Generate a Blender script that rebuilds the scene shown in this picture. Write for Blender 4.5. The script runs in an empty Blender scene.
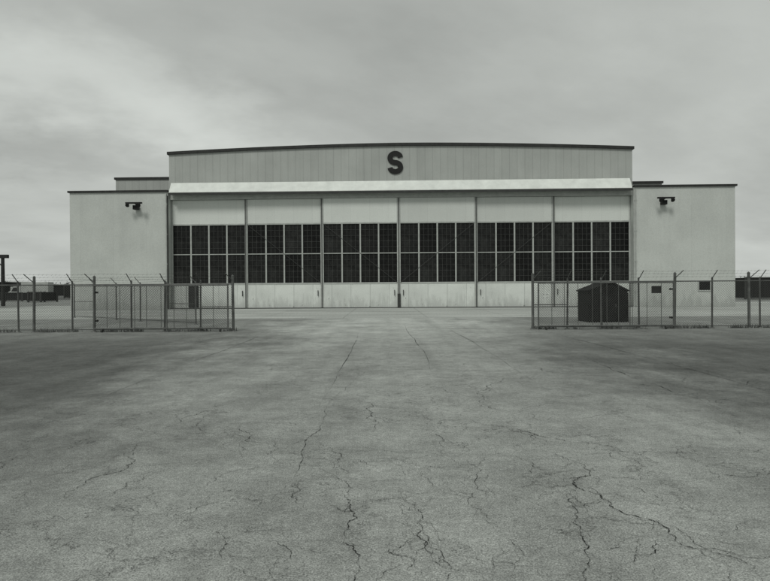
import bpy, math, random
from mathutils import Vector, Matrix
random.seed(7)
scene = bpy.context.scene
col = scene.collection
scene.view_settings.view_transform = 'Standard'
scene.view_settings.look = 'None'
scene.view_settings.exposure = 0
R = math.radians

def g(v, a=1.0):
    return (v*0.955, v*1.0, v*0.95, a)

# ------------------------------------------------------------------ mesh builder
class MB:
    def __init__(s):
        s.v = []; s.f = []; s.m = []
    def face(s, pts, m=0):
        b = len(s.v); s.v += [tuple(p) for p in pts]
        s.f.append(tuple(range(b, b+len(pts)))); s.m.append(m)
    def box(s, x0, x1, y0, y1, z0, z1, m=0):
        b = len(s.v)
        s.v += [(x0,y0,z0),(x1,y0,z0),(x1,y1,z0),(x0,y1,z0),(x0,y0,z1),(x1,y0,z1),(x1,y1,z1),(x0,y1,z1)]
        for q in ((0,3,2,1),(4,5,6,7),(0,1,5,4),(1,2,6,5),(2,3,7,6),(3,0,4,7)):
            s.f.append(tuple(b+i for i in q)); s.m.append(m)
    def prism(s, poly, y0, y1, m=0):
        n = len(poly); b = len(s.v)
        s.v += [(x, y0, z) for x, z in poly] + [(x, y1, z) for x, z in poly]
        s.f.append(tuple(b+i for i in range(n))); s.m.append(m)
        s.f.append(tuple(b+n+i for i in reversed(range(n)))); s.m.append(m)
        for i in range(n):
            j = (i+1) % n
            s.f.append((b+j, b+i, b+n+i, b+n+j)); s.m.append(m)
    def prismx(s, poly, x0, x1, m=0):
        n = len(poly); b = len(s.v)
        s.v += [(x0, y, z) for y, z in poly] + [(x1, y, z) for y, z in poly]
        s.f.append(tuple(b+i for i in range(n))); s.m.append(m)
        s.f.append(tuple(b+n+i for i in reversed(range(n)))); s.m.append(m)
        for i in range(n):
            j = (i+1) % n
            s.f.append((b+j, b+i, b+n+i, b+n+j)); s.m.append(m)
    def tube(s, p, q, r, n=8, m=0, r2=None, cap=True):
        p = Vector(p); q = Vector(q); d = (q-p).normalized()
        r2 = r if r2 is None else r2
        a = d.orthogonal().normalized(); c = d.cross(a)
        b = len(s.v)
        for (o, rr) in ((p, r), (q, r2)):
            for i in range(n):
                t = 2*math.pi*i/n
                s.v.append(tuple(o + a*math.cos(t)*rr + c*math.sin(t)*rr))
        for i in range(n):
            j = (i+1) % n
            s.f.append((b+i, b+j, b+n+j, b+n+i)); s.m.append(m)
        if cap:
            s.f.append(tuple(b+i for i in reversed(range(n)))); s.m.append(m)
            s.f.append(tuple(b+n+i for i in range(n))); s.m.append(m)
    def obj(s, name, mats, parent=None, loc=(0,0,0), bevel=0, smooth=False, **props):
        me = bpy.data.meshes.new(name)
        me.from_pydata(s.v, [], s.f)
        for m in (mats if isinstance(mats, (list, tuple)) else [mats]):
            me.materials.append(m)
        me.polygons.foreach_set('material_index', s.m)
        if smooth:
            me.polygons.foreach_set('use_smooth', [True]*len(s.f))
        me.update()
        o = bpy.data.objects.new(name, me)
        col.objects.link(o)
        o.location = loc
        if parent: o.parent = parent
        if bevel:
            b = o.modifiers.new('bev', 'BEVEL'); b.width = bevel; b.segments = 2; b.limit_method = 'ANGLE'
        for k, v in props.items(): o[k] = v
        return o

def empty(name, loc, label, category, rz=0, group=None):
    o = bpy.data.objects.new(name, None)
    col.objects.link(o); o.location = loc; o.rotation_euler = (0, 0, rz)
    o.empty_display_size = 0.5
    o['label'] = label; o['category'] = category
    if group: o['group'] = group
    return o

# ------------------------------------------------------------------ materials
class NT:
    def __init__(s, name):
        s.mat = bpy.data.materials.new(name); s.mat.use_nodes = True
        s.t = s.mat.node_tree; s.b = s.t.nodes['Principled BSDF']
        s.co = s.n('ShaderNodeTexCoord').outputs['Object']
    def n(s, t, **k):
        x = s.t.nodes.new(t)
        for a, b in k.items(): setattr(x, a, b)
        return x
    def link(s, a, b): s.t.links.new(a, b)
    def val(s, sock, v):
        if isinstance(v, bpy.types.NodeSocket): s.link(v, sock)
        else: sock.default_value = v
    def math(s, op, a, b=0.0, c=None, clamp=False):
        x = s.n('ShaderNodeMath', operation=op); x.use_clamp = clamp
        s.val(x.inputs[0], a); s.val(x.inputs[1], b)
        if c is not None: s.val(x.inputs[2], c)
        return x.outputs[0]
    def map(s, vec, scale=(1,1,1), loc=(0,0,0), rot=(0,0,0)):
        x = s.n('ShaderNodeMapping'); s.link(vec, x.inputs[0])
        x.inputs['Scale'].default_value = scale; x.inputs['Location'].default_value = loc
        x.inputs['Rotation'].default_value = rot
        return x.outputs[0]
    def noise(s, vec, scale, detail=4, rough=0.55, dist=0.0):
        x = s.n('ShaderNodeTexNoise'); s.link(vec, x.inputs['Vector'])
        x.inputs['Scale'].default_value = scale; x.inputs['Detail'].default_value = detail
        x.inputs['Roughness'].default_value = rough; x.inputs['Distortion'].default_value = dist
        return x.outputs['Fac']
    def rng(s, v, a, b, c, d, smooth=False):
        x = s.n('ShaderNodeMapRange')
        if smooth: x.interpolation_type = 'SMOOTHSTEP'
        s.val(x.inputs[0], v)
        for i, q in enumerate((a, b, c, d)): x.inputs[i+1].default_value = q
        return x.outputs[0]
    def gray(s, v):
        x = s.n('ShaderNodeMix', data_type='RGBA'); x.blend_type = 'MULTIPLY'
        x.inputs[0].default_value = 1
        c = s.n('ShaderNodeCombineColor')
        for i in range(3): s.link(v, c.inputs[i])
        s.link(c.outputs[0], x.inputs[6]); x.inputs[7].default_value = g(1.0)
        return x.outputs[2]
    def sep(s, vec):
        x = s.n('ShaderNodeSeparateXYZ'); s.link(vec, x.inputs[0]); return x.outputs
    def bump(s, h, strength=0.3, dist=0.02):
        x = s.n('ShaderNodeBump'); x.inputs['Strength'].default_value = strength
        x.inputs['Distance'].default_value = dist
        s.link(h, x.inputs['Height']); s.link(x.outputs[0], s.b.inputs['Normal'])

def simple(name, v, rough=0.6, metal=0.0, var=0.25, scale=3.0, spec=0.3):
    t = NT(name)
    n = t.noise(t.co, scale, 4, 0.65)
    k = t.rng(n, 0.25, 0.75, v*(1-var), v*(1+var))
    t.link(t.gray(k), t.b.inputs['Base Color'])
    t.b.inputs['Roughness'].default_value = rough
    t.b.inputs['Metallic'].default_value = metal
    t.b.inputs['Specular IOR Level'].default_value = spec
    return t.mat

def siding(name, v, seam=1.22, seamw=0.03, seamdark=0.75, streak=0.3, rnd=0.0, base_dirt=0.0, blotch=0.2, grain=0.12, scuff=0.0):
    """painted sheet cladding: vertical seams, rain streaks, blotches"""
    t = NT(name)
    x, y, z = t.sep(t.co)
    st = t.noise(t.map(t.co, (2.0, 2.0, 0.14)), 1.0, 5, 0.7)
    stv = t.rng(st, 0.50, 0.82, 1.0, 1.0-streak)
    bl = t.noise(t.co, 0.35, 4, 0.6)
    blv = t.rng(bl, 0.3, 0.7, 1.0-blotch, 1.0+blotch*0.5)
    fine = t.rng(t.noise(t.co, 18, 2, 0.8), 0.3, 0.7, 1-grain, 1+grain)
    k = t.math('MULTIPLY', stv, blv); k = t.math('MULTIPLY', k, fine)
    fr = t.math('FRACT', t.math('DIVIDE', t.math('ADD', x, 100.0*seam), seam))
    ds = t.math('ABSOLUTE', t.math('SUBTRACT', fr, 0.5))
    sm = t.rng(ds, 0.5*seamw/seam, 1.6*seamw/seam, seamdark, 1.0)
    fl = t.math('FLOOR', t.math('DIVIDE', t.math('ADD', x, 100.0*seam + seam*0.5), seam))
    wn = t.n('ShaderNodeTexWhiteNoise', noise_dimensions='1D'); t.link(fl, wn.inputs['W'])
    pv = t.rng(wn.outputs['Value'], 0, 1, 0.965, 1.025)
    k = t.math('MULTIPLY', k, sm); k = t.math('MULTIPLY', k, pv)
    if base_dirt:
        dn = t.noise(t.map(t.co, (2.5, 2.5, 0.5)), 1.0, 4, 0.7)
        lim = t.math('ADD', z, t.rng(dn, 0.3, 0.7, -0.7, 0.7))
        k = t.math('MULTIPLY', k, t.rng(lim, 0.0, 1.1, 1.0-base_dirt, 1.0, True))
    if scuff:
        sn = t.noise(t.co, 2.2, 4, 0.75)
        k = t.math('MULTIPLY', k, t.rng(sn, 0.64, 0.70, 1.0, 1.0-scuff))
    if rnd:
        oi = t.n('ShaderNodeObjectInfo')
        k = t.math('MULTIPLY', k, t.rng(oi.outputs['Random'], 0, 1, 1-rnd, 1+rnd*0.6))
    k = t.math('MULTIPLY', k, v)
    t.link(t.gray(k), t.b.inputs['Base Color'])
    t.b.inputs['Roughness'].default_value = 0.7
    t.b.inputs['Specular IOR Level'].default_value = 0.25
    t.bump(t.math('ADD', t.math('MULTIPLY', sm, 0.5), t.math('MULTIPLY', st, 0.2)), 0.3, 0.02)
    return t.mat

M_wing = siding('painted_wing_wall', 0.54, seam=2.7, seamw=0.02, seamdark=0.94, streak=0.07, base_dirt=0.22, blotch=0.10, grain=0.10)
M_parapet = siding('parapet_siding', 0.43, seam=0.61, seamw=0.03, seamdark=0.86, streak=0.12, blotch=0.12, grain=0.12)
M_leafup = siding('door_upper_paint', 0.66, seam=1.54, seamw=0.018, seamdark=0.93, streak=0.06, rnd=0.14, blotch=0.07, grain=0.10)
M_leaflow = siding('door_lower_paint', 0.74, seam=1.54, seamw=0.022, seamdark=0.75, streak=0.10, rnd=0.05, base_dirt=0.22, scuff=0.55)
M_frame = simple('door_frame_paint', 0.42, 0.6, var=0.2, scale=2)
M_muntin = simple('muntin_paint', 0.06, 0.7, var=0.5, scale=6)
M_rod = simple('brace_rod_paint', 0.07, 0.7, var=0.3, scale=6)
M_coping = simple('dark_coping', 0.03, 0.6, var=0.4)
M_awn = simple('awning_white_metal', 0.74, 0.55, var=0.14, scale=1.2)
M_awnedge = simple('awning_fascia', 0.045, 0.6, var=0.3)
M_black = simple('black_paint', 0.012, 0.6, var=0.3)
M_roof = simple('roof_felt', 0.12, 0.85)
M_galv = simple('galvanised_steel', 0.12, 0.6, metal=0.2, var=0.4, scale=5)
M_wire = simple('fence_wire', 0.09, 0.6, metal=0.2, var=0.3)
M_rust = simple('rusty_steel', 0.05, 0.8, var=0.5, scale=8)
M_hutw = siding('dark_board', 0.008, seam=0.14, seamw=0.01, seamdark=0.8, streak=0.3)
M_hutr = simple('hut_roof_felt', 0.009, 0.9, var=0.4, scale=8)
M_sign = simple('sign_white', 0.55, 0.5, var=0.15, scale=6)
M_wood = simple('weathered_pole', 0.03, 0.85, var=0.4, scale=4)
M_carw = simple('pale_car_paint', 0.42, 0.4, var=0.2, spec=0.4)
M_tyre = simple('tyre_rubber', 0.02, 0.8)
M_cglass = simple('car_glass', 0.02, 0.1, var=0.1, spec=0.6)
M_trail = siding('container_steel', 0.035, seam=0.3, seamw=0.05, seamdark=0.6, streak=0.4)
M_leaf = simple('foliage', 0.045, 0.9, var=0.7, scale=0.3)
M_weed = simple('dry_weed', 0.10, 0.9, var=0.6, scale=1.0)

t = NT('dirty_window_glass')
oi = t.n('ShaderNodeObjectInfo')
k = t.rng(t.noise(t.co, 2.0, 5, 0.75), 0.3, 0.7, 0.004, 0.026)
k = t.math('MULTIPLY', k, t.rng(oi.outputs['Random'], 0, 1, 0.5, 1.6))
t.link(t.gray(k), t.b.inputs['Base Color'])
t.b.inputs['Roughness'].default_value = 0.35
t.b.inputs['Specular IOR Level'].default_value = 0.15
t.bump(t.noise(t.co, 1.5, 2, 0.5), 0.15, 0.02)
M_glass = t.mat

# asphalt
t = NT('worn_asphalt')
x, y, z = t.sep(t.co)
wob = t.noise(t.map(t.co, (1, 0.7, 1)), 0.33, 6, 0.70)
xx = t.math('ADD', t.math('SUBTRACT', x, 0.1), t.rng(wob, 0.25, 0.75, -3.2, 3.2))
ax = t.math('ABSOLUTE', xx)
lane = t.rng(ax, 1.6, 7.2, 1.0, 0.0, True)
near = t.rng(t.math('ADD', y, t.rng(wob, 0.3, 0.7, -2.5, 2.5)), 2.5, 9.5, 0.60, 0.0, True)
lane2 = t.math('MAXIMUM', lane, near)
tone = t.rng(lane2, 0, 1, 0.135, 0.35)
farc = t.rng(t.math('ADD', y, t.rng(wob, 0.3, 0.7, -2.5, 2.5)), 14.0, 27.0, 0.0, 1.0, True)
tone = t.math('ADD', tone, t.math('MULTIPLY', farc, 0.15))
big = t.noise(t.co, 0.7, 5, 0.72)
k = t.math('MULTIPLY', tone, t.rng(big, 0.3, 0.7, 0.74, 1.18))
med = t.noise(t.co, 3.8, 5, 0.8)
k = t.math('MULTIPLY', k, t.rng(med, 0.3, 0.7, 0.80, 1.17))
stk = t.noise(t.map(t.co, (1.1, 0.05, 1)), 1.0, 3, 0.6)
k = t.math('MULTIPLY', k, t.rng(stk, 0.35, 0.7, 1.06, 0.84))
agg = t.noise(t.co, 85, 2, 0.8)
k = t.math('MULTIPLY', k, t.rng(agg, 0.3, 0.7, 0.38, 1.6))
agg2 = t.noise(t.co, 22, 3, 0.9)
k = t.math('MULTIPLY', k, t.rng(agg2, 0.3, 0.7, 0.72, 1.27))
vo = t.n('ShaderNodeTexVoronoi', feature='DISTANCE_TO_EDGE')
wv = t.n('ShaderNodeVectorMath', operation='ADD'); t.link(t.co, wv.inputs[0])
nv = t.n('ShaderNodeTexNoise'); t.link(t.co, nv.inputs['Vector']); nv.inputs['Scale'].default_value = 2.5; nv.inputs['Detail'].default_value = 6; nv.inputs['Roughness'].default_value = 0.65
sc = t.n('ShaderNodeVectorMath', operation='SCALE'); t.link(nv.outputs['Color'], sc.inputs[0]); sc.inputs['Scale'].default_value = 1.0
t.link(sc.outputs[0], wv.inputs[1]); t.link(wv.outputs[0], vo.inputs['Vector']); vo.inputs['Scale'].default_value = 1.1
cm = t.rng(t.noise(t.co, 0.8, 4, 0.7), 0.44, 0.56, 0.0, 1.0)
cr = t.rng(vo.outputs['Distance'], 0.002, 0.010, 1.0, 0.0)
crm = t.math('MULTIPLY', cr, cm)
k = t.math('MULTIPLY', k, t.rng(crm, 0, 1, 1.0, 0.45))
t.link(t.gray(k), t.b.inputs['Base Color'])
t.b.inputs['Roughness'].default_value = 0.95
t.b.inputs['Specular IOR Level'].default_value = 0.12
t.bump(t.math('SUBTRACT', t.math('ADD', agg, t.math('MULTIPLY', agg2, 1.2)), t.math('MULTIPLY', crm, 1.5)), 0.45, 0.006)
M_asph = t.mat

t = NT('concrete_apron')
x, y, z = t.sep(t.co)
def joint(c, sp, w):
    fr = t.math('FRACT', t.math('DIVIDE', t.math('ADD', c, 100.0*sp), sp))
    return t.rng(t.math('ABSOLUTE', t.math('SUBTRACT', fr, 0.5)), 0.5*w/sp, 1.2*w/sp, 0.8, 1.0)
k = t.math('MULTIPLY', joint(x, 4.6, 0.05), joint(y, 4.6, 0.05))
k = t.math('MULTIPLY', k, t.rng(t.noise(t.map(t.co, (0.3, 1, 1)), 0.4, 5, 0.65), 0.3, 0.7, 0.72, 1.2))
k = t.math('MULTIPLY', k, t.rng(t.noise(t.co, 9, 3, 0.75), 0.3, 0.7, 0.62, 1.35))
k = t.math('MULTIPLY', k, 0.46)
t.link(t.gray(k), t.b.inputs['Base Color']); t.b.inputs['Roughness'].default_value = 0.9
t.b.inputs['Specular IOR Level'].default_value = 0.15
M_apron = t.mat

t = NT('dry_field')
k = t.rng(t.noise(t.co, 0.05, 6, 0.7), 0.3, 0.7, 0.06, 0.15)
t.link(t.gray(k), t.b.inputs['Base Color']); t.b.inputs['Roughness'].default_value = 1.0
M_field = t.mat

# ------------------------------------------------------------------ ground
m = MB(); m.face([(-2500,-300,0),(2500,-300,0),(2500,3000,0),(-2500,3000,0)])
m.obj('ground', M_field, loc=(0,0,-0.008), kind='structure')
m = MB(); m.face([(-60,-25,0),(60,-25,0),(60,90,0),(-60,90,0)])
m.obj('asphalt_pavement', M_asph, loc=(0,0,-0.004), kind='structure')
m = MB(); m.face([(-34,33.5,0),(38,31.8,0),(38,60,0),(-34,60,0)])
m.obj('concrete_apron', M_apron, loc=(0,0,0), kind='structure')

M_crack = simple('crack_dark', 0.04, 1.0, var=0.5, spec=0.0)  # dark tone of the thin flat crack ribbons
mc = MB()
def crack(pts, w=0.012, seed=0, branch=0.5, amp=0.24, depth=0):
    rn = random.Random(seed)
    P = [Vector((a, b)) for a, b in pts]
    for it in range(6):
        Q = [P[0]]
        for a, b in zip(P, P[1:]):
            d = b-a; L = d.length
            n = Vector((-d.y, d.x))
            if L > 0.02:
                Q.append((a+b)/2 + n*rn.uniform(-amp, amp))
            Q.append(b)
        P = Q
    N = len(P); L = []; Rr = []
    run = 0.8
    for i, p in enumerate(P):
        a = P[max(0, i-1)]; b = P[min(N-1, i+1)]
        d = (b-a).normalized() if (b-a).length > 1e-6 else Vector((1, 0)); n = Vector((-d.y, d.x))
        e = min(1, 3*i/N, 3*(N-1-i)/N)
        run = max(0.25, min(1.1, run + rn.uniform(-0.22, 0.22)))
        ww = w*(0.2+0.8*e)*run*rn.choice((0.4, 0.7, 0.9, 1.4))*0.5
        L.append(p+n*ww); Rr.append(p-n*ww)
    for i in range(N-1):
        mc.face([(L[i].x, L[i].y, 0), (Rr[i].x, Rr[i].y, 0), (Rr[i+1].x, Rr[i+1].y, 0), (L[i+1].x, L[i+1].y, 0)])
    if branch > 0 and depth < 2:
        for i in range(5, N-5, max(6, N//6)):
            if rn.random() < branch:
                p = P[i]; d = (P[i+1]-P[i-1]).normalized()
                an = rn.choice((-1, 1))*rn.uniform(0.5, 1.3)
                ln = rn.uniform(0.2, 0.9)/(1+depth)
                q = [p]; a0 = math.atan2(d.y, d.x)+an
                for k in range(3):
                    a0 += rn.uniform(-0.5, 0.5)
                    q.append(q[-1]+Vector((math.cos(a0), math.sin(a0)))*ln/3)
                crack([tuple(v) for v in q], w*0.55, rn.random(), branch*0.7, amp, depth+1)
def gp(px, py):
    d = 1008.0/(py-287.0); return ((px-385.0)/600.0*d, d)
C = [
 ([(338,488),(345,498),(352,512),(346,525),(341,540),(352,551),(357,572),(350,600)], .0085),
 ([(328,505),(345,512),(355,508)], .005),
 ([(400,492),(412,505),(419,520),(416,537),(424,548),(412,560)], .0095),
 ([(384,548),(396,556),(412,560),(404,574)], .009),
 ([(572,462),(577,480),(583,492),(610,505),(640,520),(668,536),(700,552),(745,560),(790,563)], .010),
 ([(577,483),(574,510),(580,530),(588,548),(586,566),(592,600)], .008),
 ([(540,478),(560,488),(577,486),(600,500),(622,503),(650,502)], .006),
 ([(468,420),(500,427),(530,434),(556,440),(600,446),(650,462)], .010),
 ([(325,445),(333,452),(338,462),(336,480)], .008),
 ([(362,402),(368,410),(366,418),(372,432)], .009),
 ([(240,424),(248,432),(244,440),(262,444)], .008),
 ([(478,378),(486,390),(484,400),(492,410)], .010),
 ([(120,540),(150,524),(165,514),(176,500),(190,498)], .006),
 ([(60,500),(75,486),(110,472),(132,452),(150,448)], .007),
 ([(600,450),(622,462),(640,466)], .007),
 ([(290,470),(300,478),(296,492),(306,510)], .005),
 ([(160,428),(180,420),(205,410),(225,412)], .008),
 ([(640,560),(652,548),(650,540)], .005),
 ([(465,460),(480,472),(476,490),(490,505)], .006),
 ([(30,556),(70,540),(100,546),(140,560),(190,564)], .005),
 ([(700,470),(730,478),(770,474),(800,480)], .007),
 ([(110,410),(60,418),(10,430),(-40,436)], .009),
 ([(230,520),(214,532),(222,548),(205,570)], .0045),
 ([(505,540),(520,552),(512,572)], .0045),
 ([(430,430),(440,442),(436,452)], .007),
 ([(270,540),(285,548),(280,562)], .0045),
 ([(357,372),(345,388),(326,414),(300,452),(270,500)], .008),
 ([(560,350),(600,366),(660,388),(740,420)], .011),
]
for i, (pts, w) in enumerate(C):
    crack([gp(*p) for p in pts], w, i+11, branch=0.6, amp=0.08 if i >= 26 else 0.22)
for i, (xs_, y0_, y1_) in enumerate(((-0.95, 8.5, 22), (2.6, 9, 26), (-4.4, 9, 24), (0.9, 12, 27), (6.0, 7, 22))):
    crack([(xs_, y0_), (xs_+0.05, (y0_+y1_)/2), (xs_-0.03, y1_)], 0.014, 300+i, 0.15, amp=0.012)
rn = random.Random(99)
for i in range(120):
    y0 = rn.uniform(3.2, 13); x0 = rn.uniform(-0.75, 0.75)*y0
    a = rn.uniform(0, 6.28); ln = rn.uniform(0.3, 1.3)
    pts = [(x0, y0)]
    for k in range(3):
        a += rn.uniform(-0.8, 0.8); pts.append((pts[-1][0]+math.cos(a)*ln/3, pts[-1][1]+math.sin(a)*ln/3*1.3))
    crack(pts, 0.0025+0.0003*y0, 500+i, 0.35)
mc.obj('pavement_crack', M_crack, loc=(0,0,0.002), kind='structure')

# ------------------------------------------------------------------ hangar
HW = 18.5
hangar = empty('aircraft_hangar', (1.12, 48, 0), 'pale wide aircraft hangar with long row of dark gridded sliding doors', 'hangar', rz=R(-1.5))
def arch(zc, ze, hw, n=16):
    out = []
    for i in range(n+1):
        x = -hw + 2*hw*i/n
        u = abs(x)/hw
        out.append((x, zc-(zc-ze)*(u**1.7)))
    return out
top = arch(12.7, 12.2, HW-0.02)
poly = [(-HW+0.02, 0), (HW-0.02, 0)] + [(x, z) for x, z in reversed(top)]
m = MB(); m.prism(poly, 0.95, 40)
m.obj('hall_wall', M_parapet, hangar)
m = MB()
tp = arch(12.76, 12.26, HW-0.02)
for (a, b) in zip(tp, tp[1:]):
    m.face([(a[0], 1.0, a[1]), (b[0], 1.0, b[1]), (b[0], 40.1, b[1]), (a[0], 40.1, a[1])])
m.obj('roof', M_roof, hangar)
top = arch(13.0, 12.5, HW)
poly = [(-HW, 9.25), (HW, 9.25)] + [(x, z) for x, z in reversed(top)]
m = MB(); m.prism(poly, 0.0, 0.94)
m.obj('parapet_wall', M_parapet, hangar)
m = MB()
a0 = arch(12.96, 12.46, HW+0.12); a1 = arch(13.18, 12.68, HW+0.12)
m.prism(list(a0) + list(reversed(a1)), -0.14, 1.1)
m.obj('coping', M_coping, hangar)
m = MB()
m.box(-HW+0.01, HW-0.01, 0.01, 0.9, 8.84, 9.248)
m.obj('door_header', M_frame, hangar)
# awning : steep pale sloping hood, thin dark drip edge
m = MB()
m.prismx([(-0.004, 10.02), (-0.004, 10.18), (-0.52, 9.36), (-0.52, 9.24)], -HW+0.16, HW-0.2)
m.obj('awning', M_awn, hangar)
m = MB()
m.box(-HW+0.14, HW-0.18, -0.60, -0.523, 9.12, 9.31)
m.obj('awning_fascia', M_awnedge, hangar)
for i in range(13):
    x = -HW+0.4 + i*(2*HW-0.8)/12
    m = MB(); m.prismx([(-0.305, 9.2), (-0.305, 9.5), (-0.51, 9.22), (-0.51, 9.15)], x-0.04, x+0.04)
    m.obj('awning_bracket', M_frame, hangar)
for sx in (-1, 1):
    W = 8.0 if sx < 0 else 7.85
    a, b = (HW+0.003, HW+W) if sx > 0 else (-HW-W, -HW-0.003)
    m = MB(); m.box(a, b, -0.3, 38, 0, 9.42)
    m.obj('wing_wall', M_wing, hangar, bevel=0.02)
    m = MB()
    m.box(a-(0.12 if sx<0 else 0.0), b+(0.12 if sx>0 else 0.0), -0.42, 38.1, 9.42, 9.57)
    m.obj('coping', M_coping, hangar)
    m = MB(); xx = sx*(HW+0.12)
    m.tube((xx, -0.38, 0.1), (xx, -0.38, 9.3), 0.05)
    for zz in (1.2, 3.6, 6.0, 8.4): m.box(xx-0.09, xx+0.09, -0.40, -0.303, zz, zz+0.05)
    m.obj('downpipe', M_frame, hangar)
    m = MB(); m.box(sx*HW-0.05, sx*HW+0.03, -0.36, -0.302, 0, 9.10)
    m.obj('corner_trim', M_coping if sx<0 else M_frame, hangar)
for (x0, x1, y0, zt) in ((-24.3, -18.52, 3.0, 11.05), (18.52, 22.1, 3.0, 10.25)):
    m = MB(); m.box(x0, x1, y0, 22, 9.575, zt)
    m.obj('rooftop_room', M_parapet, hangar)
    m = MB(); m.box(x0-(0.1 if x0 < 0 else 0), x1+(0 if x0 < 0 else 0.1), y0-0.1, 22.1, zt, zt+0.18)
    m.obj('coping', M_coping, hangar)

def letterS(H=1.85, Wd=1.25, st=0.40):
    rz_ = (H-st)/4.0; rx = (Wd-st)/2.0
    pts = []
    for i in range(25):
        an = R(8 + (270-8)*i/24.0); pts.append((rx*math.cos(an), rz_+rz_*math.sin(an)))
    for i in range(1, 25):
        an = R(90 - (270-8)*i/24.0); pts.append((rx*math.cos(an), -rz_+rz_*math.sin(an)))
    L = []; Q = []
    for i, p in enumerate(pts):
        a = Vector(pts[max(0, i-1)]); b = Vector(pts[min(len(pts)-1, i+1)])
        d = (b-a).normalized(); n = Vector((-d.y, d.x)); p = Vector(p)
        w = st*0.5
        L.append(p+n*w); Q.append(p-n*w)
    return L, Q
L, Q = letterS()
m = MB(); sxo, szo = -0.24, 11.62
n = len(L)
for i in range(n-1):
    f0 = [(L[i], -0.09), (L[i+1], -0.09), (Q[i+1], -0.09), (Q[i], -0.09)]
    m.face([(p.x+sxo, yy, p.y+szo) for p, yy in f0])
    for A in (L, Q):
        m.face([(A[i].x+sxo, -0.09, A[i].y+szo), (A[i+1].x+sxo, -0.09, A[i+1].y+szo), (A[i+1].x+sxo, -0.004, A[i+1].y+szo), (A[i].x+sxo, -0.004, A[i].y+szo)])
for i in (0, n-1):
    m.face([(L[i].x+sxo, -0.09, L[i].y+szo), (Q[i].x+sxo, -0.09, Q[i].y+szo), (Q[i].x+sxo, -0.004, Q[i].y+szo), (L[i].x+sxo, -0.004, L[i].y+szo)])
m.obj('letter', M_black, hangar, label='bold black capital letter S on the parapet')

# sliding doors
LW = 2*HW/6.0
ZB, ZW0, ZW1, ZT = 0.06, 2.02, 6.80, 8.92
offs = [0.36, 0.20, 0.04, 0.04, 0.20, 0.36]
fw = 0.12
def leaf_meshes():
    fr = MB()
    h = LW/2 - 0.02
    ZTt = 8.82
    mw = 0.058
    fr.box(-h, -h+fw, -0.03, 0.12, ZB, ZTt)
    fr.box(h-fw, h, -0.03, 0.12, ZB, ZTt)
    fr.box(-h+fw, h-fw, -0.02, 0.12, ZW0-0.09, ZW0+0.05)
    fr.box(-h+fw, h-fw, -0.02, 0.12, ZW1-0.03, ZW1+0.09)
    zm = (ZW0+ZW1)/2
    bay = (2*h-2*fw)/4
    for i in range(1, 4):
        x = -h+fw+i*bay
        fr.box(x-mw, x+mw, -0.012, 0.12, ZW0+0.05, ZW1-0.03)
    for i in range(4):
        x0 = -h+fw+i*bay + (mw if i else 0); x1 = -h+fw+(i+1)*bay - (mw if i < 3 else 0)
        fr.box(x0, x1, -0.008, 0.12, zm-0.035, zm+0.035)
    up = MB(); up.box(-h+fw, h-fw, 0.0, 0.1, ZW1+0.09, ZTt)
    lo = MB(); lo.box(-h+fw, h-fw, 0.0, 0.1, ZB, ZW0-0.09)
    wins = []
    for i in range(4):
        x0 = -h+fw+i*bay + (mw if i else 0); x1 = -h+fw+(i+1)*bay - (mw if i < 3 else 0)
        for (z0, z1) in ((ZW0+0.05, zm-0.035), (zm+0.035, ZW1-0.03)):
            wins.append(((x0+x1)/2, (z0+z1)/2, x1-x0, z1-z0))
    return fr, up, lo, wins
fr, up, lo, wins = leaf_meshes()
def winmesh(w, h):
    m = MB()
    m.face([(-w/2, 0.08, -h/2), (w/2, 0.08, -h/2), (w/2, 0.08, h/2), (-w/2, 0.08, h/2)], 0)
    for i in range(1, 4):
        x = -w/2 + w*i/4; m.box(x-0.013, x+0.013, 0.05, 0.078, -h/2, h/2, 1)
    for j in range(1, 5):
        z = -h/2 + h*j/5; m.box(-w/2, w/2, 0.046, 0.0775, z-0.012, z+0.012, 1)
    return m
proto = None
for li in range(6):
    cx = -HW + LW*(li+0.5)
    if proto is None:
        d = fr.obj('sliding_door', M_frame, hangar, loc=(cx, offs[li], 0), bevel=0.008)
        a = up.obj('upper_panel', M_leafup, d); b = lo.obj('lower_panel', M_leaflow, d)
        ws = []
        for (wx, wz, ww, wh) in wins:
            ws.append(winmesh(ww, wh).obj('window', [M_glass, M_muntin], d, loc=(wx, 0, wz)))
        proto = (d, [a, b]+ws)
    else:
        d = proto[0].copy(); col.objects.link(d); d.parent = hangar
        d.location = (cx, offs[li], 0)
        for c in proto[1]:
            cc = c.copy(); col.objects.link(cc); cc.parent = d
    if li in (1, 2, 3, 4):
        h = LW/2-0.1
        s = 1 if li >= 3 else -1
        m = MB()
        m.tube((-h*s, -0.045, ZW0), (h*s, -0.045, ZW1), 0.013, 6)
        m.obj('brace_rod', M_rod, d)
    m = MB()
    hx = (LW/2-0.35)*(1 if li < 3 else -1)
    m.box(hx-0.03, hx+0.03, -0.10, -0.07, 1.0, 1.45); m.box(hx-0.02, hx+0.02, -0.0695, -0.004, 1.03, 1.08); m.box(hx-0.02, hx+0.02, -0.0695, -0.004, 1.36, 1.41)
    m.obj('handle', M_rust, d)
    if li == 0:
        pd = MB(); x0 = -1.28
        pd.box(x0-0.42, x0+0.42, -0.045, -0.016, 0.1, 1.86)
        p = pd.obj('personnel_door', M_black, d, label='small dark personnel door set in sliding door')
        hd = MB(); hd.tube((x0+0.33, -0.12, 0.98), (x0+0.33, -0.046, 0.98), 0.03); hd.obj('handle', M_galv, p)
for li in range(1, 6):
    x = -HW+LW*li
    m = MB(); m.box(x-0.03, x+0.03, -0.04, -0.0, 0.06, 8.8)
    m.obj('door_joint_strip', M_coping if li == 3 else M_rod, hangar)
m = MB(); m.box(-HW+0.01, HW-0.01, -0.05, 0.9, 0.003, 0.05)
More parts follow.
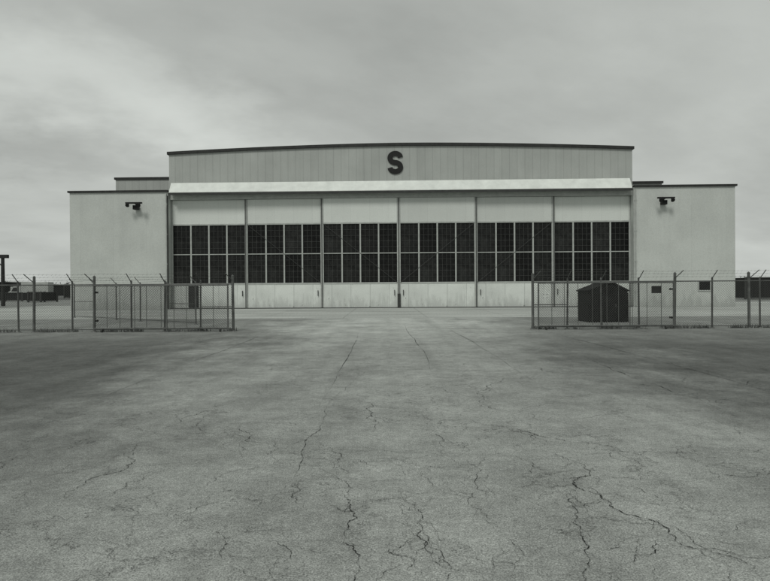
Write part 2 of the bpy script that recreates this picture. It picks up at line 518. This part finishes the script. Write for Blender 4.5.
m.obj('door_track', M_rust, hangar)
m = MB(); m.box(-0.12, 0.12, -0.12, -0.045, 0.051, 1.15)
m.obj('door_stop', M_rust, hangar)

for (lx, lz) in ((-20.95, 8.4), (20.7, 8.4)):
    m = MB()
    m.box(lx-0.15, lx+0.15, -0.36, -0.303, lz-0.2, lz+0.2)
    m.tube((lx, -0.36, lz), (lx, -1.0, lz+0.06), 0.05)
    m.box(lx-0.66, lx+0.66, -1.08, -0.94, lz+0.0, lz+0.12)
    wl = m.obj('wall_lamp', M_black, hangar)
    for k in (-0.45, 0.45):
        s = MB()
        s.tube((lx+k, -1.0, lz-0.001), (lx+k, -1.08, lz-0.08), 0.08, 12, r2=0.10)
        s.tube((lx+k, -1.08, lz-0.08), (lx+k, -1.18, lz-0.16), 0.10, 14, r2=0.16)
        s.obj('lamp_shade', M_black, wl)
    s = MB(); s.box(lx-0.2, lx+0.2, -0.8, -0.4, lz-0.42, lz-0.08); s.obj('lamp_housing', M_black, wl, bevel=0.02)
for (vx, vz, w, h) in ((23.95, 1.62, 0.85, 0.66),):
    m = MB()
    m.box(vx-w/2, vx+w/2, -0.325, -0.303, vz-h/2, vz+h/2, 1)
    for (a, b, c, dd) in ((vx-w/2-0.08, vx-w/2, vz-h/2-0.08, vz+h/2+0.08), (vx+w/2, vx+w/2+0.08, vz-h/2-0.08, vz+h/2+0.08),
                          (vx-w/2, vx+w/2, vz-h/2-0.08, vz-h/2), (vx-w/2, vx+w/2, vz+h/2, vz+h/2+0.08)):
        m.box(a, b, -0.36, -0.303, c, dd, 0)
    for j in range(4):
        z = vz-h/2+0.1+j*0.14
        m.box(vx-w/2+0.002, vx+w/2-0.002, -0.345, -0.326, z, z+0.03, 1)
    m.obj('wall_vent', [M_frame, M_black], hangar)

# ------------------------------------------------------------------ chain-link fence
def wires(m, x0, x1, z0, z1, y, sp=0.095, r=0.0036):
    H = z1-z0
    def seg(ax, az, bx, bz):
        m.tube((ax, y, az), (bx, y, bz), r, 3, 0, cap=False)
    for s in (1, -1):
        k = x0-H if s == 1 else x0
        end = x1 if s == 1 else x1+H
        while k < end:
            ax, az, bx, bz = k, z0, k+s*H, z1
            if s == 1:
                if ax < x0: az += x0-ax; ax = x0
                if bx > x1: bz -= bx-x1; bx = x1
                ok = bx > ax
            else:
                if ax > x1: az += ax-x1; ax = x1
                if bx < x0: bz -= x0-bx; bx = x0
                ok = ax > bx
            if ok and bz > az: seg(ax, az, bx, bz)
            k += sp
FY = 23.4
def fence(name_label, xs, termx, dirn, fy=FY, rz=0.0):
    f = empty('chain_link_fence', ((xs[0]+xs[-1])/2, fy, 0), name_label, 'fence', rz=rz)
    ox = f.location.x
    rn = random.Random(int(xs[0]*7))
    for x in xs:
        m = MB(); rr = 0.052 if x in termx else 0.034
        hh = 2.15 if x in termx else 1.95
        lean = rn.uniform(-0.03, 0.03)
        m.tube((x-ox, 0, -0.02), (x-ox+lean, 0, hh), rr, 10)
        m.tube((x-ox+lean, 0, hh), (x-ox+lean, 0, hh+0.05), rr+0.008, 10, r2=0.012)
        m.tube((x-ox, 0, -0.015), (x-ox, 0, 0.03), rr+0.08, 10, r2=rr+0.05)
        m.obj('post', M_galv, f)
        m = MB()
        dx = dirn*0.24 if x in termx else dirn*0.08
        m.tube((x-ox, 0, 1.93), (x-ox+dx, -0.26, 2.26), 0.017, 6)
        m.obj('barbed_wire_arm', M_galv, f)
    m = MB()
    m.tube((xs[0]-ox, 0.0, 1.84), (xs[-1]-ox, 0.0, 1.84), 0.022, 8)
    m.obj('top_rail', M_galv, f)
    m = MB(); m.tube((xs[0]-ox, 0.0, 0.09), (xs[-1]-ox, 0.0, 0.09), 0.013, 6)
    m.obj('bottom_rail', M_galv, f)
    m = MB(); wires(m, xs[0]-ox, xs[-1]-ox, 0.05, 1.84, -0.045)
    m.obj('wire_mesh', M_wire, f)
    m = MB()
    for j, (oy, zz) in enumerate(((-0.09, 2.03), (-0.17, 2.14), (-0.25, 2.25))):
        N = int((xs[-1]-xs[0])/0.5)
        for i in range(N):
            a = xs[0]-ox + (xs[-1]-xs[0])*i/N; b = xs[0]-ox + (xs[-1]-xs[0])*(i+1)/N
            sag = lambda q: -0.03*math.sin((q*1.05+j) % math.pi)
            m.tube((a, oy, zz+sag(a)), (b, oy, zz+sag(b)), 0.0035, 4, cap=False)
            for u in (0.2, 0.5, 0.8):
                c = a+(b-a)*u; m.tube((c-0.025, oy, zz-0.03+sag(c)), (c+0.025, oy, zz+0.03+sag(c)), 0.003, 3, cap=False)
    m.obj('barbed_wire', M_wire, f)
    for a, b in ((xs[0], xs[1]), (xs[-2], xs[-1])):
        m = MB(); m.tube((a-ox, 0.03, 0.95), (b-ox, 0.03, 0.95), 0.016, 6)
        m.obj('brace', M_galv, f)
    return f
fence('galvanised chain link fence with barbed wire beside an open gate', [-24.0, -21.0, -18.0, -16.0, -14.3, -13.7, -12.2, -11.35, -9.9, -8.6, -7.2, -5.92], (-5.92, -11.35, -13.7), -1)
fence('galvanised chain link fence with barbed wire, dark hut behind it', [5.76, 7.1, 8.45, 9.9, 11.28, 12.75, 14.2, 14.62, 17.1, 20.0, 23.0], (5.76, 11.28, 14.2), 1)
fence('weathered chain link fence running back toward the hangar corner', [-7.0+i*2.4-12.5 for i in range(6)], (), -1, fy=31.5, rz=R(-38))

def gate(x0, x1, rails, label):
    y = FY-0.32; cx = (x0+x1)/2
    gt = empty('swing_gate', (cx, y, 0), label, 'gate', group='pair of open chain link gates')
    h = (x1-x0)/2
    m = MB()
    for z in (0.14, 1.80): m.tube((-h, 0, z), (h, 0, z), 0.028, 8)
    for x in (-h, h): m.tube((x, 0, 0.114), (x, 0, 1.826), 0.031, 8)
    for x in rails: m.tube((x-cx, 0, 0.166), (x-cx, 0, 1.774), 0.024, 8)
    n = 10
    for i in range(1, n):
        x = -h+2*h*i/n + random.uniform(-.05, .05)
        m.tube((x, 0.0, 0.166), (x, 0.0, 1.774), 0.012, 5)
    m.obj('frame', M_galv, gt)
    m = MB(); wires(m, -h, h, 0.14, 1.8, 0.04)
    m.obj('wire_mesh', M_wire, gt)
    for x in (-h+0.3, h-0.3):
        m = MB()
        m.tube((x-0.03, 0, 0.068), (x+0.03, 0, 0.068), 0.068, 14)
        m.box(x-0.045, x+0.045, -0.02, 0.02, 0.06, 0.12)
        m.obj('wheel', M_rust, gt)
    for z in (0.4, 1.5):
        m = MB(); xx = -h if cx < 0 else h
        m.box(xx-0.04, xx+0.04, 0.03, 0.28, z, z+0.07); m.obj('hinge', M_rust, gt)
    return gt
gate(-11.2, -6.05, [-8.4], 'open chain link gate leaf folded flat against fence')
gate(5.9, 11.1, [8.3, 9.42], 'open chain link gate leaf in front of dark hut')

def sign(x, z, w, h, y, label, mat):
    m = MB()
    m.box(-w/2, w/2, -0.006, 0.0, -h/2, h/2)
    o = m.obj('fence_sign', mat, loc=(x, y, z), bevel=0.002, label=label, category='sign')
    for q in (-w/2+0.02, w/2-0.05):
        for zz in (h/2-0.06, -h/2+0.03):
            b = MB(); b.box(q, q+0.03, -0.012, -0.0065, zz, zz+0.03); b.obj('bolt', M_rust, o)
sign(10.42, 1.52, 0.38, 0.28, FY-0.36, 'small blank dark plate wired to chain link gate', M_coping)
sign(6.15, 1.30, 0.20, 0.22, FY-0.36, 'small pale plate wired to chain link gate', M_sign)

# ------------------------------------------------------------------ dark hut
hut = empty('storage_hut', (10.24, 28.3, 0), 'small black wooden hut with gabled roof behind fence', 'hut', rz=R(2))
m = MB(); hw = 0.90
m.prism([(-hw, 0.0), (hw, 0.0), (hw, 1.42), (0.12, 1.80), (-hw, 1.42)], -0.7, 0.7)
m.obj('wall', M_hutw, hut)
m = MB()
m.prism([(-hw-0.05, 1.405), (0.12, 1.815), (0.12, 1.89), (-hw-0.07, 1.47)], -0.78, 0.78)
m.prism([(0.122, 1.815), (hw+0.05, 1.405), (hw+0.07, 1.47), (0.122, 1.89)], -0.78, 0.78)
m.obj('roof', M_hutr, hut)
m = MB(); m.box(-0.42, 0.42, -0.735, -0.703, 0.06, 1.32)
dd = m.obj('door', M_hutw, hut)
m = MB(); m.box(0.31, 0.35, -0.77, -0.736, 0.7, 0.84); m.obj('handle', M_rust, dd)
for sx in (-1, 1):
    m = MB(); m.box(sx*hw-0.04, sx*hw+0.04, -0.73, -0.703, 0.0, 1.36)
    m.obj('corner_board', M_hutr, hut)

# ------------------------------------------------------------------ T post at far left
tp_ = empty('wooden_post_gantry', (-38.2, 60, 0), 'tall dark timber post carrying a short crossbeam', 'post')
m = MB(); m.tube((0, 0, 0), (0, 0, 4.8), 0.2, 10, r2=0.16); m.obj('post', M_wood, tp_)
m = MB(); m.box(-1.3, 0.55, -0.16, 0.16, 4.8, 5.15); m.obj('crossbeam', M_wood, tp_, bevel=0.02)
m = MB(); m.tube((0, 0, 3.9), (-0.8, 0, 4.8), 0.05, 6); m.obj('brace', M_wood, tp_)

def truck(x, y, rz, label):
    t_ = empty('box_truck', (x, y, 0), label, 'truck', rz=rz)
    m = MB(); m.box(-3.4, 2.9, -0.5, 0.5, 0.55, 0.8); m.obj('chassis', M_rust, t_)
    m = MB(); m.box(-3.4, 1.0, -1.1, 1.1, 0.85, 2.9); m.obj('cargo_box', M_carw, t_, bevel=0.04)
    m = MB(); m.prism([(1.1, 0.5), (3.1, 0.5), (3.15, 1.2), (2.85, 1.35), (2.4, 2.15), (1.1, 2.2)], -0.98, 0.98)
    cab = m.obj('cab', M_carw, t_, bevel=0.06)
    for s in (-1, 1):
        m = MB(); y0, y1 = (-0.993, -0.983) if s < 0 else (0.983, 0.993)
        m.prism([(1.5, 1.3), (2.62, 1.32), (2.3, 1.98), (1.5, 2.0)], y0, y1); m.obj('window', M_cglass, cab)
    m = MB(); m.face([(2.86, -0.85, 1.40), (2.86, 0.85, 1.40), (2.45, 0.8, 2.09), (2.45, -0.8, 2.09)]); m.obj('windscreen', M_cglass, cab)
    for wx in (-2.2, 2.2):
        for s in (-1, 1):
            m = MB(); m.tube((wx, s*1.03, 0.45), (wx, s*0.75, 0.45), 0.45, 18)
            w = m.obj('wheel', M_tyre, t_)
            r = MB(); r.tube((wx, s*1.04, 0.45), (wx, s*1.031, 0.45), 0.22, 14); r.obj('rim', M_galv, w)
    m = MB(); m.box(3.16, 3.26, -0.95, 0.95, 0.45, 0.65); m.obj('bumper', M_galv, t_)
    for s in (-1, 1):
        m = MB(); m.box(3.13, 3.18, s*0.75-0.12, s*0.75+0.12, 0.85, 1.02); m.obj('headlight', M_sign, t_)
truck(-61.5, 104, R(187), 'pale box truck parked beyond the chain link fence')

def container(x, y, rz, L_, label, H_=2.5):
    ct = empty('storage_container', (x, y, 0), label, 'container', rz=rz)
    m = MB(); m.box(-L_, L_, -1.2, 1.2, 0.15, H_); m.obj('body', M_trail, ct)
    m = MB()
    for sx in (-1, 1):
        for sy in (-1, 1):
            m.box(sx*L_-0.09, sx*L_+0.09, sy*1.2-0.09, sy*1.2+0.09, 0.0, H_+0.06)
    m.box(-L_+0.1, L_-0.1, -1.27, -1.203, H_-0.08, H_+0.05); m.box(-L_+0.1, L_-0.1, -1.27, -1.203, 0.12, 0.27)
    m.obj('frame', M_rust, ct)
    m = MB()
    for i in range(int(2*L_/0.3)):
        xx = -L_+0.12+i*0.3; m.prismx([(-1.203, 0.3), (-1.203, H_-0.1), (-1.24, H_-0.1), (-1.24, 0.3)], xx, xx+0.14)
    m.obj('rib_panel', M_trail, ct)
container(45.5, 70, R(-3), 4, 'dark ribbed steel storage container beyond the fence')
container(-56.0, 110, R(8), 2.2, 'dark ribbed steel container near parked truck')
container(-69.5, 106, R(-12), 2.6, 'dark ribbed steel container near parked truck')
container(-52.0, 84, R(15), 1.4, 'low dark steel skip standing beyond the fence', 1.2)
container(-44.5, 78, R(-20), 1.1, 'low dark steel skip standing beyond the fence', 1.3)

sh = empty('distant_shed', (-92, 150, 0), 'low dark metal shed with shallow gabled roof far away', 'shed')
m = MB(); m.prism([(-9, 0), (9, 0), (9, 2.6), (0, 3.4), (-9, 2.6)], -5, 5); m.obj('wall', M_trail, sh)
m = MB(); m.prism([(-9.4, 2.55), (0, 3.42), (0, 3.6), (-9.4, 2.72)], -5.3, 5.3); m.prism([(0.002, 3.42), (9.4, 2.55), (9.4, 2.72), (0.002, 3.6)], -5.3, 5.3)
m.obj('roof', M_roof, sh)
m = MB(); m.box(-2, 2, -5.06, -5.003, 0.05, 2.3); m.obj('door', M_frame, sh)

# distant treeline
m = MB(); rn = random.Random(3)
for side in (-1, 1):
    x = 120.0
    while x < 420:
        cx = side*x; cy = 380+rn.uniform(-30, 30); hh = rn.uniform(3.5, 7.5); wd = rn.uniform(3, 7)
        m.tube((cx, cy, 0), (cx, cy, hh*0.6), 0.25, 5, r2=0.1)
        for k in range(90):
            a = rn.uniform(0, 6.28); rr = rn.random()**0.5
            px = cx+math.cos(a)*rr*wd; py = cy+math.sin(a)*rr*wd
            pz = hh*(0.15+0.85*rn.random()**0.8*math.sqrt(max(0.02, 1-rr*rr)))
            s = rn.uniform(0.4, 1.0)
            v = [Vector((rn.uniform(-s, s), rn.uniform(-s, s), rn.uniform(-s, s))) for _ in range(3)]
            m.face([Vector((px, py, pz))+q for q in v])
        x += rn.uniform(2.5, 6)
m.obj('tree_line', M_leaf, kind='stuff')

m = MB(); rn = random.Random(5)
for (a, b, n) in ((-24, -5.8, 2200), (5.7, 23, 2200)):
    for i in range(n):
        x = rn.uniform(a, b)
        if math.sin(x*2.3)+math.sin(x*5.1+1)+rn.uniform(-.8,.8) < 0.0: continue
        y = FY+rn.gauss(0.02, 0.09); h = rn.uniform(0.04, 0.2); w = rn.uniform(0.006, 0.016)
        lx = rn.uniform(-0.08, 0.08); ly = rn.uniform(-0.06, 0.06)
        m.face([(x-w, y, -0.003), (x+w, y, -0.003), (x+lx, y+ly, h)])
m.obj('weeds', M_weed, kind='stuff')

# ------------------------------------------------------------------ world
SUN_EL, SUN_AZ = 50, 200
w = bpy.data.worlds.new('World'); scene.world = w; w.use_nodes = True
nt = w.node_tree; N = nt.nodes; Lk = nt.links
bg = N['Background']; bg.inputs['Strength'].default_value = 0.1
sky = N.new('ShaderNodeTexSky'); sky.sky_type = 'NISHITA'; sky.sun_disc = False
sky.sun_elevation = R(SUN_EL); sky.sun_rotation = R(SUN_AZ)
bw = N.new('ShaderNodeRGBToBW'); Lk.new(sky.outputs[0], bw.inputs[0])
tc = N.new('ShaderNodeTexCoord')
sp = N.new('ShaderNodeSeparateXYZ'); Lk.new(tc.outputs['Generated'], sp.inputs[0])
def mth(op, a, b=0.0):
    x = N.new('ShaderNodeMath'); x.operation = op
    for i, v in enumerate((a, b)):
        if isinstance(v, bpy.types.NodeSocket): Lk.new(v, x.inputs[i])
        else: x.inputs[i].default_value = v
    return x.outputs[0]
def rngw(v, a, b, c, d):
    x = N.new('ShaderNodeMapRange'); x.interpolation_type = 'SMOOTHSTEP'; Lk.new(v, x.inputs[0])
    for i, q in enumerate((a, b, c, d)): x.inputs[i+1].default_value = q
    return x.outputs[0]
def noisew(vec, sc_, det, ro, dist=0.0):
    x = N.new('ShaderNodeTexNoise'); Lk.new(vec, x.inputs['Vector'])
    x.inputs['Scale'].default_value = sc_; x.inputs['Detail'].default_value = det
    x.inputs['Roughness'].default_value = ro; x.inputs['Distortion'].default_value = dist
    return x.outputs['Fac']
zc = mth('ADD', mth('MAXIMUM', sp.outputs[2], 0.0), 0.24)
ux = mth('DIVIDE', sp.outputs[0], zc); uy = mth('DIVIDE', sp.outputs[1], zc)
cb = N.new('ShaderNodeCombineXYZ'); Lk.new(ux, cb.inputs[0]); Lk.new(uy, cb.inputs[1])
mr = N.new('ShaderNodeMapping'); Lk.new(cb.outputs[0], mr.inputs[0]); mr.inputs['Rotation'].default_value = (0, 0, R(-30))
mp = N.new('ShaderNodeMapping'); Lk.new(mr.outputs[0], mp.inputs[0]); mp.inputs['Scale'].default_value = (0.7, 1.0, 1); mp.inputs['Location'].default_value = (2.1, 3.4, 0)
n1 = noisew(mp.outputs[0], 1.1, 4, 0.5, 0.2)
n2 = noisew(mp.outputs[0], 4.0, 6, 0.62)
n3 = noisew(cb.outputs[0], 1.6, 5, 0.6)
c = mth('ADD', rngw(n1, 0.28, 0.72, 4.1, 5.6), rngw(n2, 0.3, 0.7, -0.22, 0.22))
dperp = mth('ADD', mth('MULTIPLY', mth('SUBTRACT', uy, ux), 0.7071), rngw(n3, 0.25, 0.75, -0.20, 0.20))
spar = mth('MULTIPLY', mth('ADD', uy, ux), 0.7071)
fade = rngw(spar, 0.7, 1.9, 1.0, 0.0)
b1 = mth('MULTIPLY', mth('SUBTRACT', 1.0, rngw(mth('ABSOLUTE', mth('SUBTRACT', dperp, 1.75)), 0.0, 0.34, 0.0, 1.0)), 1.35)
b2 = mth('MULTIPLY', mth('SUBTRACT', 1.0, rngw(mth('ABSOLUTE', mth('SUBTRACT', dperp, 2.25)), 0.0, 0.30, 0.0, 1.0)), -1.0)
c = mth('ADD', c, mth('MULTIPLY', mth('ADD', b1, b2), fade))
c = mth('MULTIPLY', c, rngw(sp.outputs[2], 0.2, 0.5, 1.05, 0.84))
mixv = mth('ADD', mth('MULTIPLY', c, 0.94), mth('MULTIPLY', mth('MINIMUM', bw.outputs[0], 8.0), 0.05))
cc = N.new('ShaderNodeCombineColor')
for i, k in enumerate((0.955, 1.0, 0.95)): Lk.new(mth('MULTIPLY', mixv, k), cc.inputs[i])
Lk.new(cc.outputs[0], bg.inputs['Color'])

sl = bpy.data.lights.new('sun', 'SUN'); sl.energy = 1.5; sl.angle = R(16); sl.color = (1.0, 0.995, 0.95)
so = bpy.data.objects.new('sun', sl); col.objects.link(so)
az = R(SUN_AZ); el = R(SUN_EL)
dirv = Vector((math.sin(az)*math.cos(el), math.cos(az)*math.cos(el), math.sin(el)))
so.rotation_euler = (-dirv).to_track_quat('-Z', 'Y').to_euler(); so.location = dirv*50

cam = bpy.data.cameras.new('camera'); co = bpy.data.objects.new('camera', cam); col.objects.link(co)
cam.sensor_width = 36; cam.lens = 600/770*36; cam.clip_end = 6000; cam.clip_start = 0.05
co.location = (0, 0, 1.68); co.rotation_euler = (R(90-0.33), R(0.35), 0)
scene.camera = co
